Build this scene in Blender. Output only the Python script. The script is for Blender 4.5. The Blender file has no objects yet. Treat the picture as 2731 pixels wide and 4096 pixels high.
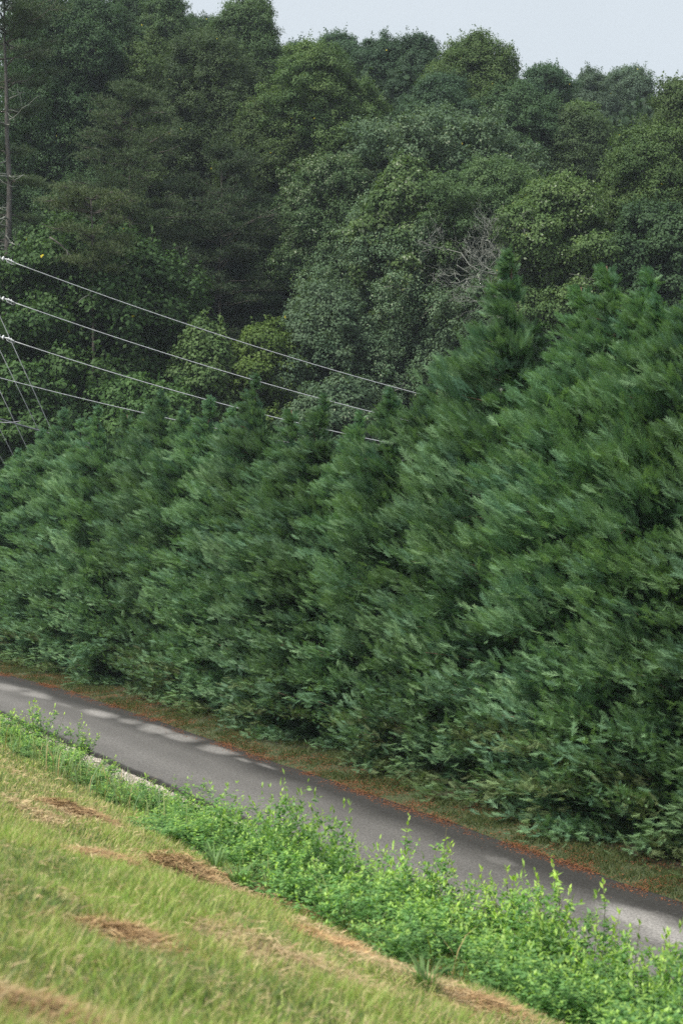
import bpy, math
import numpy as np
from mathutils import Vector

C = bpy.context.scene.collection
FPX, CX, HY, EYE = 5689.0, 1365.5, 1990.0, 5.8      # 50 mm lens, eye 5.8 m above the road
D2 = np.array([-0.503, 0.864]); N2 = np.array([0.864, 0.503])   # along the road / across it
R0 = np.random.default_rng(7)

# ------------------------------------------------------------------ numeric helpers
_tab = np.random.default_rng(99).random((8, 256, 256))
def vn(x, y, s, k=0):
    x = np.asarray(x, float) / s + 40.5 * k + 1000; y = np.asarray(y, float) / s + 17.3 * k + 1000
    xi, yi = np.floor(x).astype(int), np.floor(y).astype(int); fx, fy = x - xi, y - yi
    fx = fx * fx * (3 - 2 * fx); fy = fy * fy * (3 - 2 * fy); T = _tab[k % 8]
    g = lambda a, b: T[a & 255, b & 255]
    return (g(xi, yi) * (1 - fx) + g(xi + 1, yi) * fx) * (1 - fy) + (g(xi, yi + 1) * (1 - fx) + g(xi + 1, yi + 1) * fx) * fy
def fbm(x, y, s, k=0, o=3):
    v = 0; a = .5; n = 0
    for i in range(o):
        v = v + a * vn(x, y, s / 2 ** i, k + i); n += a; a *= .5
    return v / n
def nrm(v): return v / (np.linalg.norm(v, axis=-1, keepdims=True) + 1e-9)
def shift(t):
    t = np.asarray(t, float); a = np.clip(t - 38, 0, 8)
    return .009 * a * a + .144 * np.clip(t - 46, 0, 60)
def tp(X, Y):
    t = X * D2[0] + Y * D2[1]; p = X * N2[0] + Y * N2[1]
    return t, p + shift(t)
def xy(t, p):
    q = np.asarray(p, float) - shift(t)
    return t * D2[0] + q * N2[0], t * D2[1] + q * N2[1]
PZ = np.array([[-3000, 7], [-60, 5.6], [-10, 4.5], [-2, 4.3], [1, 4.15], [4, 2.95], [7, 1.6], [9, .72], [10.4, .02], [11.0, -.1],
               [11.5, -.12], [14.2, -.12], [14.5, -.03], [15.2, .03], [18, .1], [30, .3], [50, .7], [70, 2.5], [100, 7], [140, 14], [200, 27], [3000, 30]], float)
def Z(X, Y):
    t, p = tp(X, Y)
    z = np.interp(p, PZ[:, 0], PZ[:, 1])
    z = (z + np.interp(p - .6, PZ[:, 0], PZ[:, 1]) + np.interp(p + .6, PZ[:, 0], PZ[:, 1])) / 3 if False else z
    bank = np.clip((p + 5) / 4, 0, 1) * np.clip((10.2 - p) / 3, 0, 1)
    z = z + bank * (.34 * (fbm(t, p, 3.4, 1) - .5) + .1 * (vn(t, p, .7, 4) - .5))
    z = z + np.clip((p - 40) / 40, 0, 1) * 3 * (fbm(t, p, 40, 2) - .5)
    z = z + ((p > 9.6) & (p < 11.6)) * .05 * (vn(t, p, .25, 3) - .5)
    return z
def G(px, py, z=None):
    Y = np.linspace(2.5, 140, 6000); X = (px - CX) / FPX * Y; ray = EYE - (py - HY) / FPX * Y
    g = Z(X, Y) if z is None else np.full_like(Y, z)
    i = np.argmax(ray < g); return X[i], Y[i], g[i]
def at_p(px, p):                       # the point seen in column px that lies at road distance p
    Y = np.linspace(2, 160, 16000); X = (px - CX) / FPX * Y; _, q = tp(X, Y)
    i = np.argmin(abs(q - p)); return X[i], Y[i]

# ------------------------------------------------------------------ mesh helpers
def mesh_faces(name, V, k, col=None):
    """V (n,k,3): n separate k-sided faces; col (n,3) the colour each leaf or blade itself has"""
    n = len(V); me = bpy.data.meshes.new(name)
    me.vertices.add(n * k); me.vertices.foreach_set('co', V.reshape(-1).astype(np.float32))
    me.loops.add(n * k); me.loops.foreach_set('vertex_index', np.arange(n * k, dtype=np.int32))
    me.polygons.add(n); me.polygons.foreach_set('loop_start', np.arange(0, n * k, k, dtype=np.int32))
    me.update(calc_edges=True)
    if col is not None:
        a = me.attributes.new('col', 'FLOAT_COLOR', 'FACE')
        c = np.ones((n, 4), np.float32); c[:, :3] = col; a.data.foreach_set('color', c.reshape(-1))
    return me
def mesh_grid(name, P, col=None, uv=None):
    a, b = P.shape[:2]; me = bpy.data.meshes.new(name)
    i = np.arange(a * b).reshape(a, b)
    q = np.stack([i[:-1, :-1], i[1:, :-1], i[1:, 1:], i[:-1, 1:]], -1).reshape(-1, 4)
    me.vertices.add(a * b); me.vertices.foreach_set('co', P.reshape(-1).astype(np.float32))
    me.loops.add(len(q) * 4); me.loops.foreach_set('vertex_index', q.reshape(-1).astype(np.int32))
    me.polygons.add(len(q)); me.polygons.foreach_set('loop_start', np.arange(0, len(q) * 4, 4, dtype=np.int32))
    me.update(calc_edges=True)
    me.polygons.foreach_set('use_smooth', np.ones(len(q), bool))
    if col is not None:
        at = me.attributes.new('col', 'FLOAT_COLOR', 'POINT')
        c = np.ones((a * b, 4), np.float32); c[:, :3] = col.reshape(-1, 3); at.data.foreach_set('color', c.reshape(-1))
    return me
class Tubes:
    def __init__(s): s.v = []; s.f = []; s.n = 0
    def add(s, pts, rad, k=6):
        pts = np.asarray(pts, float); n = len(pts); rad = np.broadcast_to(rad, n)
        tg = nrm(np.gradient(pts, axis=0)); up = np.array([0, 0, 1.]) if abs(tg[0, 2]) < .9 else np.array([1., 0, 0])
        a = nrm(np.cross(tg, up)); b = np.cross(tg, a); th = np.arange(k) * 2 * math.pi / k
        ring = pts[:, None] + rad[:, None, None] * (np.cos(th)[None, :, None] * a[:, None] + np.sin(th)[None, :, None] * b[:, None])
        s.v.append(ring.reshape(-1, 3))
        for i in range(n - 1):
            for j in range(k):
                s.f.append((s.n + i * k + j, s.n + i * k + (j + 1) % k, s.n + (i + 1) * k + (j + 1) % k, s.n + (i + 1) * k + j))
        s.f.append(tuple(s.n + j for j in range(k - 1, -1, -1))); s.f.append(tuple(s.n + (n - 1) * k + j for j in range(k)))
        s.n += n * k
    def lathe(s, prof, o, ax, k=14):          # prof: (distance along axis, radius)
        o = np.asarray(o, float); ax = nrm(np.asarray(ax, float))
        s.add([o + ax * d for d, r in prof], np.array([r for d, r in prof]), k)
    def mesh(s, name):
        me = bpy.data.meshes.new(name); me.from_pydata(np.concatenate(s.v).tolist(), [], s.f)
        me.polygons.foreach_set('use_smooth', np.ones(len(me.polygons), bool)); me.update(); return me
def limb(rng, a, b, bend=.15, n=5):
    a = np.asarray(a, float); b = np.asarray(b, float); u = np.linspace(0, 1, n)[:, None]; L = np.linalg.norm(b - a)
    off = rng.normal(size=3) * bend * L; w = rng.normal(size=(n, 3)) * min(L * .025, .07); w[0] = 0
    return a + (b - a) * u + off * (u * (1 - u)) * 1.6 + w
def obj(name, me, mat, parent=None, **props):
    o = bpy.data.objects.new(name, me); C.objects.link(o)
    if mat and not me.materials: me.materials.append(mat)
    if parent is not None: o.parent = parent
    for k, v in props.items(): o[k] = v
    return o
def thing(name, label, cat, loc=(0, 0, 0), group=None):
    o = bpy.data.objects.new(name, None); C.objects.link(o); o.location = [float(c) for c in loc]; o['label'] = label; o['category'] = cat
    o.empty_display_size = .3
    if group: o['group'] = group
    return o
def place(T, P, A, Nn, S):
    """instances of a template T (m,k,3) at P with axis A, face normal Nn, size S"""
    A = nrm(A); Bv = nrm(np.cross(Nn, A)); Nn = np.cross(A, Bv); S = np.asarray(S, float).reshape(-1, 1, 1, 1)
    M = T[None, :, :, 0:1] * A[:, None, None] + T[None, :, :, 1:2] * Bv[:, None, None] + T[None, :, :, 2:3] * Nn[:, None, None]
    return (P[:, None, None] + S * M).reshape(-1, T.shape[1], 3)
def leafT(w=.35, fold=.07): return np.array([[[0, 0, 0], [.45, w, fold], [1, 0, -.06], [.45, -w, fold]]], float)

# ------------------------------------------------------------------ materials
def mat(name):
    m = bpy.data.materials.new(name); m.use_nodes = True; nt = m.node_tree; p = nt.nodes['Principled BSDF']; return m, nt, p
def foliage_mat(name, trans=.28, rough=.55, var=.18, spec=.35):
    m, nt, p = mat(name); N, L = nt.nodes, nt.links
    at = N.new('ShaderNodeAttribute'); at.attribute_name = 'col'
    oi = N.new('ShaderNodeObjectInfo')
    mr = N.new('ShaderNodeMapRange'); mr.inputs['To Min'].default_value = 1 - var; mr.inputs['To Max'].default_value = 1 + var
    L.new(oi.outputs['Random'], mr.inputs['Value'])
    hs = N.new('ShaderNodeHueSaturation'); L.new(at.outputs['Color'], hs.inputs['Color']); L.new(mr.outputs[0], hs.inputs['Value'])
    L.new(hs.outputs[0], p.inputs['Base Color']); p.inputs['Roughness'].default_value = rough; p.inputs['Specular IOR Level'].default_value = spec
    tr = N.new('ShaderNodeBsdfTranslucent'); g = N.new('ShaderNodeMixRGB'); g.blend_type = 'MULTIPLY'; g.inputs[0].default_value = 1
    g.inputs[2].default_value = (1.25, 1.35, .55, 1); L.new(hs.outputs[0], g.inputs[1]); L.new(g.outputs[0], tr.inputs['Color'])
    mx = N.new('ShaderNodeMixShader'); mx.inputs[0].default_value = trans
    L.new(p.outputs[0], mx.inputs[1]); L.new(tr.outputs[0], mx.inputs[2]); L.new(mx.outputs[0], N['Material Output'].inputs['Surface'])
    return m
def rough_mat(name, c1, c2, scale, rough=.85, bump=.3, stretch=(1, 1, 1), metal=0, detail=6):
    m, nt, p = mat(name); N, L = nt.nodes, nt.links
    tc = N.new('ShaderNodeTexCoord'); mp = N.new('ShaderNodeMapping'); mp.inputs['Scale'].default_value = stretch
    no = N.new('ShaderNodeTexNoise'); no.inputs['Scale'].default_value = scale; no.inputs['Detail'].default_value = detail
    cr = N.new('ShaderNodeValToRGB'); cr.color_ramp.elements[0].position = .33; cr.color_ramp.elements[1].position = .67
    cr.color_ramp.elements[0].color = (*c1, 1); cr.color_ramp.elements[1].color = (*c2, 1)
    L.new(tc.outputs['Object'], mp.inputs[0]); L.new(mp.outputs[0], no.inputs['Vector']); L.new(no.outputs['Fac'], cr.inputs[0])
    L.new(cr.outputs[0], p.inputs['Base Color']); p.inputs['Roughness'].default_value = rough; p.inputs['Metallic'].default_value = metal
    b = N.new('ShaderNodeBump'); b.inputs['Strength'].default_value = bump; b.inputs['Distance'].default_value = .02
    L.new(no.outputs['Fac'], b.inputs['Height']); L.new(b.outputs[0], p.inputs['Normal'])
    return m
M_leaf = foliage_mat('broad_leaves', .28, .6, .14, .15)
M_need = foliage_mat('pine_needles', .15, .6, .12)
M_cyp = foliage_mat('cypress_sprays', .25, .6, .22)
M_weed = foliage_mat('weed_leaves', .42, .5, .08)
M_grass = foliage_mat('grass_blades', .35, .65, .0)
M_straw = foliage_mat('dry_straw', .15, .8, .1, .2)
M_bark = rough_mat('grey_brown_bark', (.055, .045, .04), (.13, .115, .10), 14, .9, .6, (1, 1, .25))
M_pbark = rough_mat('pale_pine_bark', (.055, .05, .047), (.12, .11, .10), 9, .9, .7, (1, 1, .3))
M_rbark = rough_mat('reddish_cypress_bark', (.07, .042, .032), (.15, .085, .06), 20, .9, .5, (1, 1, .2))
M_lich = rough_mat('lichen_covered_dead_wood', (.12, .13, .115), (.27, .285, .25), 20, .9, .4)
M_stem = rough_mat('weed_stem', (.08, .10, .04), (.15, .12, .06), 30, .8, .1)
M_wire = rough_mat('bright_aluminium_wire', (.48, .50, .53), (.64, .66, .69), 8, .5, .05)
M_guy = rough_mat('galvanised_steel_strand', (.36, .38, .40), (.5, .52, .54), 8, .5, .05)
M_cable = rough_mat('grey_cable_sheath', (.17, .18, .2), (.24, .25, .28), 5, .6, .05)
M_porc = rough_mat('white_porcelain', (.72, .74, .76), (.82, .84, .85), 5, .25, .02)
M_metal = rough_mat('galvanised_fitting', (.42, .44, .46), (.58, .6, .62), 40, .45, .1)
M_pole = rough_mat('weathered_pole_wood', (.12, .095, .07), (.23, .19, .15), 12, .9, .5, (1, 1, .08))

# ground: the colour attribute of each spot plus two scales of noise
def ground_mat():
    m, nt, p = mat('soil_and_litter'); N, L = nt.nodes, nt.links
    at = N.new('ShaderNodeAttribute'); at.attribute_name = 'col'
    tc = N.new('ShaderNodeTexCoord'); no = N.new('ShaderNodeTexNoise'); no.inputs['Scale'].default_value = 9; no.inputs['Detail'].default_value = 10
    no.inputs['Roughness'].default_value = .75; L.new(tc.outputs['Object'], no.inputs['Vector'])
    mr = N.new('ShaderNodeMapRange'); mr.inputs['From Min'].default_value = .3; mr.inputs['From Max'].default_value = .7
    mr.inputs['To Min'].default_value = .55; mr.inputs['To Max'].default_value = 1.45; L.new(no.outputs['Fac'], mr.inputs['Value'])
    mu = N.new('ShaderNodeVectorMath'); mu.operation = 'SCALE'; L.new(at.outputs['Color'], mu.inputs[0]); L.new(mr.outputs[0], mu.inputs['Scale'])
    L.new(mu.outputs[0], p.inputs['Base Color']); p.inputs['Roughness'].default_value = .95
    b = N.new('ShaderNodeBump'); b.inputs['Strength'].default_value = .6; b.inputs['Distance'].default_value = .03
    L.new(no.outputs['Fac'], b.inputs['Height']); L.new(b.outputs[0], p.inputs['Normal']); return m
def asphalt_mat():
    m, nt, p = mat('worn_asphalt_painted_sun'); N, L = nt.nodes, nt.links  # colour attribute holds wheel track, darker far side and painted sun patches
    at = N.new('ShaderNodeAttribute'); at.attribute_name = 'col'
    tc = N.new('ShaderNodeTexCoord')
    vo = N.new('ShaderNodeTexVoronoi'); vo.inputs['Scale'].default_value = 55; L.new(tc.outputs['Object'], vo.inputs['Vector'])
    no = N.new('ShaderNodeTexNoise'); no.inputs['Scale'].default_value = 26; no.inputs['Detail'].default_value = 8; no.inputs['Roughness'].default_value = .8
    L.new(tc.outputs['Object'], no.inputs['Vector'])
    mr = N.new('ShaderNodeMapRange'); mr.inputs['From Min'].default_value = .32; mr.inputs['From Max'].default_value = .68
    mr.inputs['To Min'].default_value = .45; mr.inputs['To Max'].default_value = 1.65; L.new(no.outputs['Fac'], mr.inputs['Value'])
    m2 = N.new('ShaderNodeMapRange'); m2.inputs['To Min'].default_value = .8; m2.inputs['To Max'].default_value = 1.25
    L.new(vo.outputs['Color'], m2.inputs['Value'])
    mm = N.new('ShaderNodeMath'); mm.operation = 'MULTIPLY'; L.new(mr.outputs[0], mm.inputs[0]); L.new(m2.outputs[0], mm.inputs[1])
    mu = N.new('ShaderNodeVectorMath'); mu.operation = 'SCALE'; L.new(at.outputs['Color'], mu.inputs[0]); L.new(mm.outputs[0], mu.inputs['Scale'])
    L.new(mu.outputs[0], p.inputs['Base Color']); p.inputs['Roughness'].default_value = .8; p.inputs['Specular IOR Level'].default_value = .3
    b = N.new('ShaderNodeBump'); b.inputs['Strength'].default_value = .5; b.inputs['Distance'].default_value = .006
    L.new(no.outputs['Fac'], b.inputs['Height']); L.new(b.outputs[0], p.inputs['Normal']); return m

# ------------------------------------------------------------------ STRAW AREAS on the bank (pixel seeds turned into places on the slope)
straw_seed = [(290, 3262, .55, .3), (370, 3432, .5, .28), (620, 3490, .7, .3), (740, 3500, .6, .35), (880, 3520, .5, .3), (1000, 3580, .6, .4), (500, 3755, .5, .22),
              (960, 3690, .4, .2), (1150, 3640, .6, .35), (1300, 3760, .6, .4), (1120, 3830, .5, .3), (1480, 3830, .6, .35), (1650, 3900, .6, .3),
              (60, 4050, .45, .3), (100, 3240, .4, .2), (1900, 4010, .6, .3), (1250, 3950, .3, .15), (1350, 3900, .5, .2), (900, 3760, .5, .2)]
SW = []
for (a, b, ra, rb) in straw_seed:
    X, Y, _ = G(a, b); t, p = tp(X, Y); SW.append((t, p, ra * max(1, Y / 9) ** .5, rb * max(1, Y / 9) ** .4))
def straw_amount(t, p):
    s = np.zeros_like(t)
    wx = t + .9 * (fbm(t, p, .5, 5) - .5); wy = p + .9 * (fbm(t, p, .5, 6) - .5)
    for (a, b, ra, rb) in SW:
        s = np.maximum(s, np.clip(1.5 - 1.25 * np.sqrt((((wx - a) + (wy - b)) / 1.414 / ra) ** 2 + (((wx - a) - (wy - b)) / 1.414 / rb) ** 2), 0, 1))
    band = np.clip(1 - abs(p - (5.2 + .6 * (vn(t, p, 2, 2) - .5))) / 1.3, 0, 1) * .16
    return np.clip(np.maximum(s, band + .3 * (fbm(t, p, .9, 3) - .5)), 0, 1)

# ------------------------------------------------------------------ GROUND
def setting():
    far = np.array([90, 130, 200, 400, 700, 1000.])
    tt = np.concatenate([-far[::-1], np.arange(-60, 0, 3), np.arange(0, 70, .22), np.arange(70, 130, 3), far[1:] + 5])
    pp = np.concatenate([-far[::-1], np.arange(-60, -2, 3), np.arange(-2, 18, .16), np.arange(18, 150, 2.5), far[2:]])
    T, P = np.meshgrid(tt, pp, indexing='ij'); X, Y = xy(T, P); z = Z(X, Y)
    s = straw_amount(T, P)[..., None]
    g = np.array([.10, .11, .04]); st = np.array([.15, .105, .055]); col = g * (1 - s) + st * s
    n = fbm(T, P, .5, 2)[..., None]
    def zone(a, b, c, f=.25):
        nonlocal col
        w = (np.clip((P - a) / f + .5 + (n[..., 0] - .5), 0, 1) * np.clip((b - P) / f + .5 + (n[..., 0] - .5), 0, 1))[..., None]
        col = col * (1 - w) + np.array(c) * w
    zone(9.9, 11.7, (.17, .15, .13)); zone(14.2, 16.4, (.05, .065, .025)); zone(15.5, 4000, (.03, .026, .018), .8)
    col = np.clip(col, 0, 1)
    obj('ground', mesh_grid('ground', np.stack([X, Y, z], -1), col), ground_mat(), kind='structure')
    # road slab with a broken near edge
    tr = np.concatenate([np.arange(-45, 0, 1.0), np.arange(0, 66, .09), np.arange(66, 130, 1.)])
    ns, L = 46, []
    e0 = 11.45 + .10 * (fbm(tr, tr * 0, .7, 4) - .5) + .07 * (vn(tr, tr * 0, .16, 5) - .5); e1 = 14.45 + .08 * (vn(tr, tr * 0 + 9, 1.1, 6) - .5)
    u = np.linspace(0, 1, ns)[None]; Tm = np.repeat(tr[:, None], ns + 4, 1)
    Pm = np.concatenate([e0[:, None] - .035, e0[:, None] - .02, e0[:, None] + (e1 - e0)[:, None] * u, e1[:, None] + .02, e1[:, None] + .03], 1)
    zz = np.zeros_like(Pm); zz[:, 0] = -.16; zz[:, 1] = -.03; zz[:, -1] = -.16; zz[:, -2] = -.02
    zz[:, 2:-2] += .035 * (1 - (2 * u - 1) ** 2)
    X, Y = xy(Tm, Pm)
    sun_patch = np.zeros_like(Pm)  # patches of sunlight painted into the road colour as ragged ellipses
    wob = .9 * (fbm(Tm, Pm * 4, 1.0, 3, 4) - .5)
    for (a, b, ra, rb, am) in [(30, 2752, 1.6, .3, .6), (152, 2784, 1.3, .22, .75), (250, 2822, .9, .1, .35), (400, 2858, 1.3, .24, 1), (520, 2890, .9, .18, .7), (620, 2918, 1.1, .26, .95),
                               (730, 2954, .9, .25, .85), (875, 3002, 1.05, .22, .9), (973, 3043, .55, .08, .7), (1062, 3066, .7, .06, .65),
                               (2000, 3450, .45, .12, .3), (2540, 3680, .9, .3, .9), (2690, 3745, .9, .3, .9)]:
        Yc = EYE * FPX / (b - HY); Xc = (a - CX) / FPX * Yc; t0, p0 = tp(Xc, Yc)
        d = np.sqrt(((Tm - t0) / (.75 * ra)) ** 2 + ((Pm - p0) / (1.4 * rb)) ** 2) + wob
        sun_patch = np.maximum(sun_patch, am * np.clip((1.25 - d) / .8, 0, 1))
    far_dark = np.clip((Pm - 13.1 + .5 * (fbm(Tm, Pm, 1.6, 2) - .5)) / .75, 0, 1)  # road colour gets darker towards the cypress side
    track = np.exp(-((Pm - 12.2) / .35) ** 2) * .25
    v = .098 * (1 + track) * (1 - .68 * far_dark) * (1 + .25 * (fbm(Tm, Pm, 1.2, 1) - .5)); v = v * (1 - .0 * sun_patch) + sun_patch * .15
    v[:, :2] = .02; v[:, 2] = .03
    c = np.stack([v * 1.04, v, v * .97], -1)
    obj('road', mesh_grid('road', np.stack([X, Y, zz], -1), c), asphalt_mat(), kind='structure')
setting()

# ------------------------------------------------------------------ GRASS, LITTER, GRAVEL (nobody could count them)
def in_view(X, Y, zt, m=200): 
    px = CX + X / Y * FPX; py = HY + (EYE - zt) / Y * FPX
    return (Y > 1.5) & (px > -m) & (px < 2731 + m) & (py < 4096 + 3 * m)
def blades(X, Y, h, w, lean, col, rng, name, matl, **kw):
    z = Z(X, Y); n = len(X); az = rng.random(n) * 6.283
    A = nrm(np.stack([np.cos(az) * lean, np.sin(az) * lean, np.ones(n)], -1)); Nn = nrm(np.stack([-np.sin(az + rng.normal(size=n)), np.cos(az), rng.normal(size=n) * .3], -1))
    T = np.array([[[0, -.5, 0], [.5, -.4, .02], [1, 0, .12], [.5, .4, .02], [0, .5, 0]]], float)
    A = nrm(A); Bv = nrm(np.cross(Nn, A)); Nn = np.cross(A, Bv)
    V = (np.stack([X, Y, z - .01], -1)[:, None] + T[0][None, :, 0:1] * A[:, None] * h[:, None, None] + T[0][None, :, 1:2] * Bv[:, None] * w[:, None, None] + T[0][None, :, 2:3] * Nn[:, None] * h[:, None, None])
    return obj(name, mesh_faces(name, V, 5, col), matl, **kw)
def grass():
    rng = np.random.default_rng(3)
    n = 1500000; t = 2 + 40 * rng.random(n) ** 1.5; p = .6 + 8.2 * rng.random(n); X, Y = xy(t, p)
    k = in_view(X, Y, Z(X, Y)) & (rng.random(n) < np.clip((9 / np.maximum(Y, 3)) ** 1.0, .18, 1) * .62 / np.clip(((t - 2) / 40 + .02) ** -.333 * .45, .2, 3))
    t, p, X, Y = t[k], p[k], X[k], Y[k]; n = len(t)
    s = straw_amount(t, p); k = rng.random(n) > s * .5
    t, p, X, Y, s = t[k], p[k], X[k], Y[k], s[k]; n = len(t)
    cl = fbm(t, p, .35, 1); big = np.clip(1.9 * (fbm(t, p, 1.1, 4) - .5) + .5, 0, 1)
    h = (.045 + .11 * cl ** 1.3 * (.5 + big)) * rng.uniform(.6, 1.5, n) * (1 - .45 * s); w = rng.uniform(.004, .008, n) * np.clip(Y / 9, .9, 2.6)
    g1 = np.array([.18, .33, .06]); g2 = np.array([.52, .60, .20]); g3 = np.array([.62, .54, .30]); g4 = np.array([.15, .22, .09])
    u = rng.random((n, 1)); b = big[:, None]; c = g1 * (1 - u) + g2 * u
    c = np.where(rng.random((n, 1)) < np.clip(.9 - 1.1 * b, .05, .6), g4 * (.8 + .6 * u), c)
    yel = np.clip((vn(t, p, 2.3, 6) - .3) * 1.4, 0, .8)[:, None]
    c = np.where(rng.random((n, 1)) < .2 + .5 * s[:, None] + .35 * yel, g3 * (.65 + .6 * u), c)
    c = c * rng.uniform(.75, 1.2, (n, 1))
    blades(X, Y, h, w, rng.uniform(.1, 1.3, n), c, rng, 'grass', M_grass, kind='stuff')
    # dead thatch lying on the slope
    n = 420000; t = 2 + 32 * rng.random(n) ** 1.4; p = .6 + 7.6 * rng.random(n); s = straw_amount(t, p); X, Y = xy(t, p)
    k = (rng.random(n) < .08 + .85 * s ** 1.2) & in_view(X, Y, Z(X, Y)); t, p, X, Y = t[k], p[k], X[k], Y[k]; n = len(t)
    az = rng.random(n) * 6.283; A = np.stack([np.cos(az), np.sin(az), rng.normal(-.02, .2, n)], -1)
    T = np.array([[[0, -.5, 0], [.5, -.5, .06], [1, 0, 0], [.5, .5, .06]]], float); L = rng.uniform(.05, .14, n); w = rng.uniform(.004, .008, n) * np.clip(Y / 9, .9, 2.4)
    Nn = nrm(np.stack([rng.normal(size=n) * .4, -.3 + rng.normal(size=n) * .4, np.ones(n)], -1)); A = nrm(A); B = nrm(np.cross(Nn, A))
    P0 = np.stack([X, Y, Z(X, Y) + rng.uniform(.005, .045, n)], -1)
    V = P0[:, None] + T[0][None, :, 0:1] * A[:, None] * L[:, None, None] + T[0][None, :, 1:2] * B[:, None] * w[:, None, None] + T[0][None, :, 2:3] * Nn[:, None] * L[:, None, None]
    u = rng.random((n, 1)); c = np.array([.30, .20, .11]) * (1 - u) + np.array([.56, .45, .27]) * u
    obj('thatch', mesh_faces('thatch', V, 4, c * rng.uniform(.6, 1.15, (n, 1))), M_straw, kind='stuff')
    # short grass on the verge below the cypresses and a little along the road's near edge
    n = 200000; t = 6 + 50 * rng.random(n) ** .9; p = 14.35 + 2.3 * rng.random(n) ** .9; m = fbm(t, p, .6, 2)
    k = rng.random(n) < np.clip((p - 14.3) * 2.0, 0.05, 1) * np.clip((m - .3) * 4, .1, 1); t, p = t[k], p[k]; X, Y = xy(t, p)
    n = len(t); u = rng.random((n, 1)); c = np.array([.05, .085, .032]) * (1 - u) + np.array([.13, .155, .055]) * u
    blades(X, Y, rng.uniform(.04, .13, n), rng.uniform(.009, .017, n), rng.uniform(.2, 1.2, n), c, rng, 'verge_grass', M_grass, kind='stuff')
    n = 60000; t = 5 + 38 * rng.random(n); p = 9.6 + 1.85 * rng.random(n); m = fbm(t, p, .8, 5); k = rng.random(n) < np.clip((m - .42 + .12 * (10.4 - p)) * 5, .03, 1) * np.where(t > 18, .3, 1); t, p = t[k], p[k]; X, Y = xy(t, p)
    n = len(t); u = rng.random((n, 1)); c = np.array([.07, .13, .03]) * (1 - u) + np.array([.18, .22, .06]) * u
    blades(X, Y, rng.uniform(.04, .16, n), rng.uniform(.006, .013, n), rng.uniform(.2, 1.3, n), c, rng, 'ditch_grass', M_grass, kind='stuff')
    # rust coloured needles: a dense line on the verge, thinning over the asphalt
    n = 170000; t = 4 + 54 * rng.random(n) ** .9; dens = .06 + .34 * fbm(t, t * 0, 1.5, 3); p = 14.42 + rng.normal(size=n) * dens * np.where(rng.random(n) < .6, .8, 2.6) + np.where(rng.random(n) < .45, .15 + rng.random(n) * 1.2, 0)
    k = (rng.random(n) < np.clip((fbm(t, p, .5, 4) - .38) * 5, .08, 1)) & (p > 13.6); t, p = t[k], p[k]; n = len(t); X, Y = xy(t, p)
    zr = np.where(p < 14.47, .012, Z(X, Y) + .012) + rng.uniform(0, .03, n) * (p > 14.4); az = rng.random(n) * 6.283
    P0 = np.stack([X, Y, zr], -1); A = np.stack([np.cos(az), np.sin(az), rng.normal(0, .2, n)], -1)
    Nn = nrm(np.stack([rng.normal(size=n) * .35, rng.normal(size=n) * .35, np.ones(n)], -1))
    V = place(leafT(.16, 0), P0, A, Nn, rng.uniform(.02, .055, n)); u = rng.random((n, 1))
    c = np.array([.12, .05, .026]) * (1 - u) + np.array([.30, .125, .06]) * u
    obj('needle_litter', mesh_faces('needle_litter', V, 4, c), M_straw, kind='stuff')
    # pale crushed stone between the weeds and the asphalt
    n = 45000; t = 6 + 42 * rng.random(n); p = 10.1 + 1.32 * rng.random(n); m = fbm(t, p, .9, 6); k = rng.random(n) < np.clip((m - .45) * 5, .03, 1) * np.where(t > 17, 1, .35); t, p = t[k], p[k]; n = len(t); X, Y = xy(t, p)
    r = rng.uniform(.012, .038, n); P0 = np.stack([X, Y, Z(X, Y) + r * .3], -1)
    o = np.array([[1, 0, 0], [0, 1, 0], [-1, 0, 0], [0, -1, 0], [0, 0, .8], [0, 0, -.6]]); f = [(0, 1, 4), (1, 2, 4), (2, 3, 4), (3, 0, 4), (1, 0, 5), (2, 1, 5), (3, 2, 5), (0, 3, 5)]
    jit = 1 + .35 * rng.normal(size=(n, 6, 1)); az = rng.random(n) * 6.28; cs, sn = np.cos(az), np.sin(az)
    O = o[None] * jit * r[:, None, None]; O = np.stack([O[..., 0] * cs[:, None] - O[..., 1] * sn[:, None], O[..., 0] * sn[:, None] + O[..., 1] * cs[:, None], O[..., 2]], -1) + P0[:, None]
    V = O[:, np.array(f)].reshape(-1, 3, 3); c = np.repeat(np.array([.52, .47, .42]) * rng.uniform(.45, 1.25, (n, 1)), 8, 0)
    obj('gravel', mesh_faces('gravel', V, 3, np.clip(c, 0, .75)), rough_col('pale_crushed_stone'), kind='stuff')
def rough_col(name):
    m, nt, p = mat(name); at = nt.nodes.new('ShaderNodeAttribute'); at.attribute_name = 'col'
    nt.links.new(at.outputs['Color'], p.inputs['Base Color']); p.inputs['Roughness'].default_value = .9; return m
grass()

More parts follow.
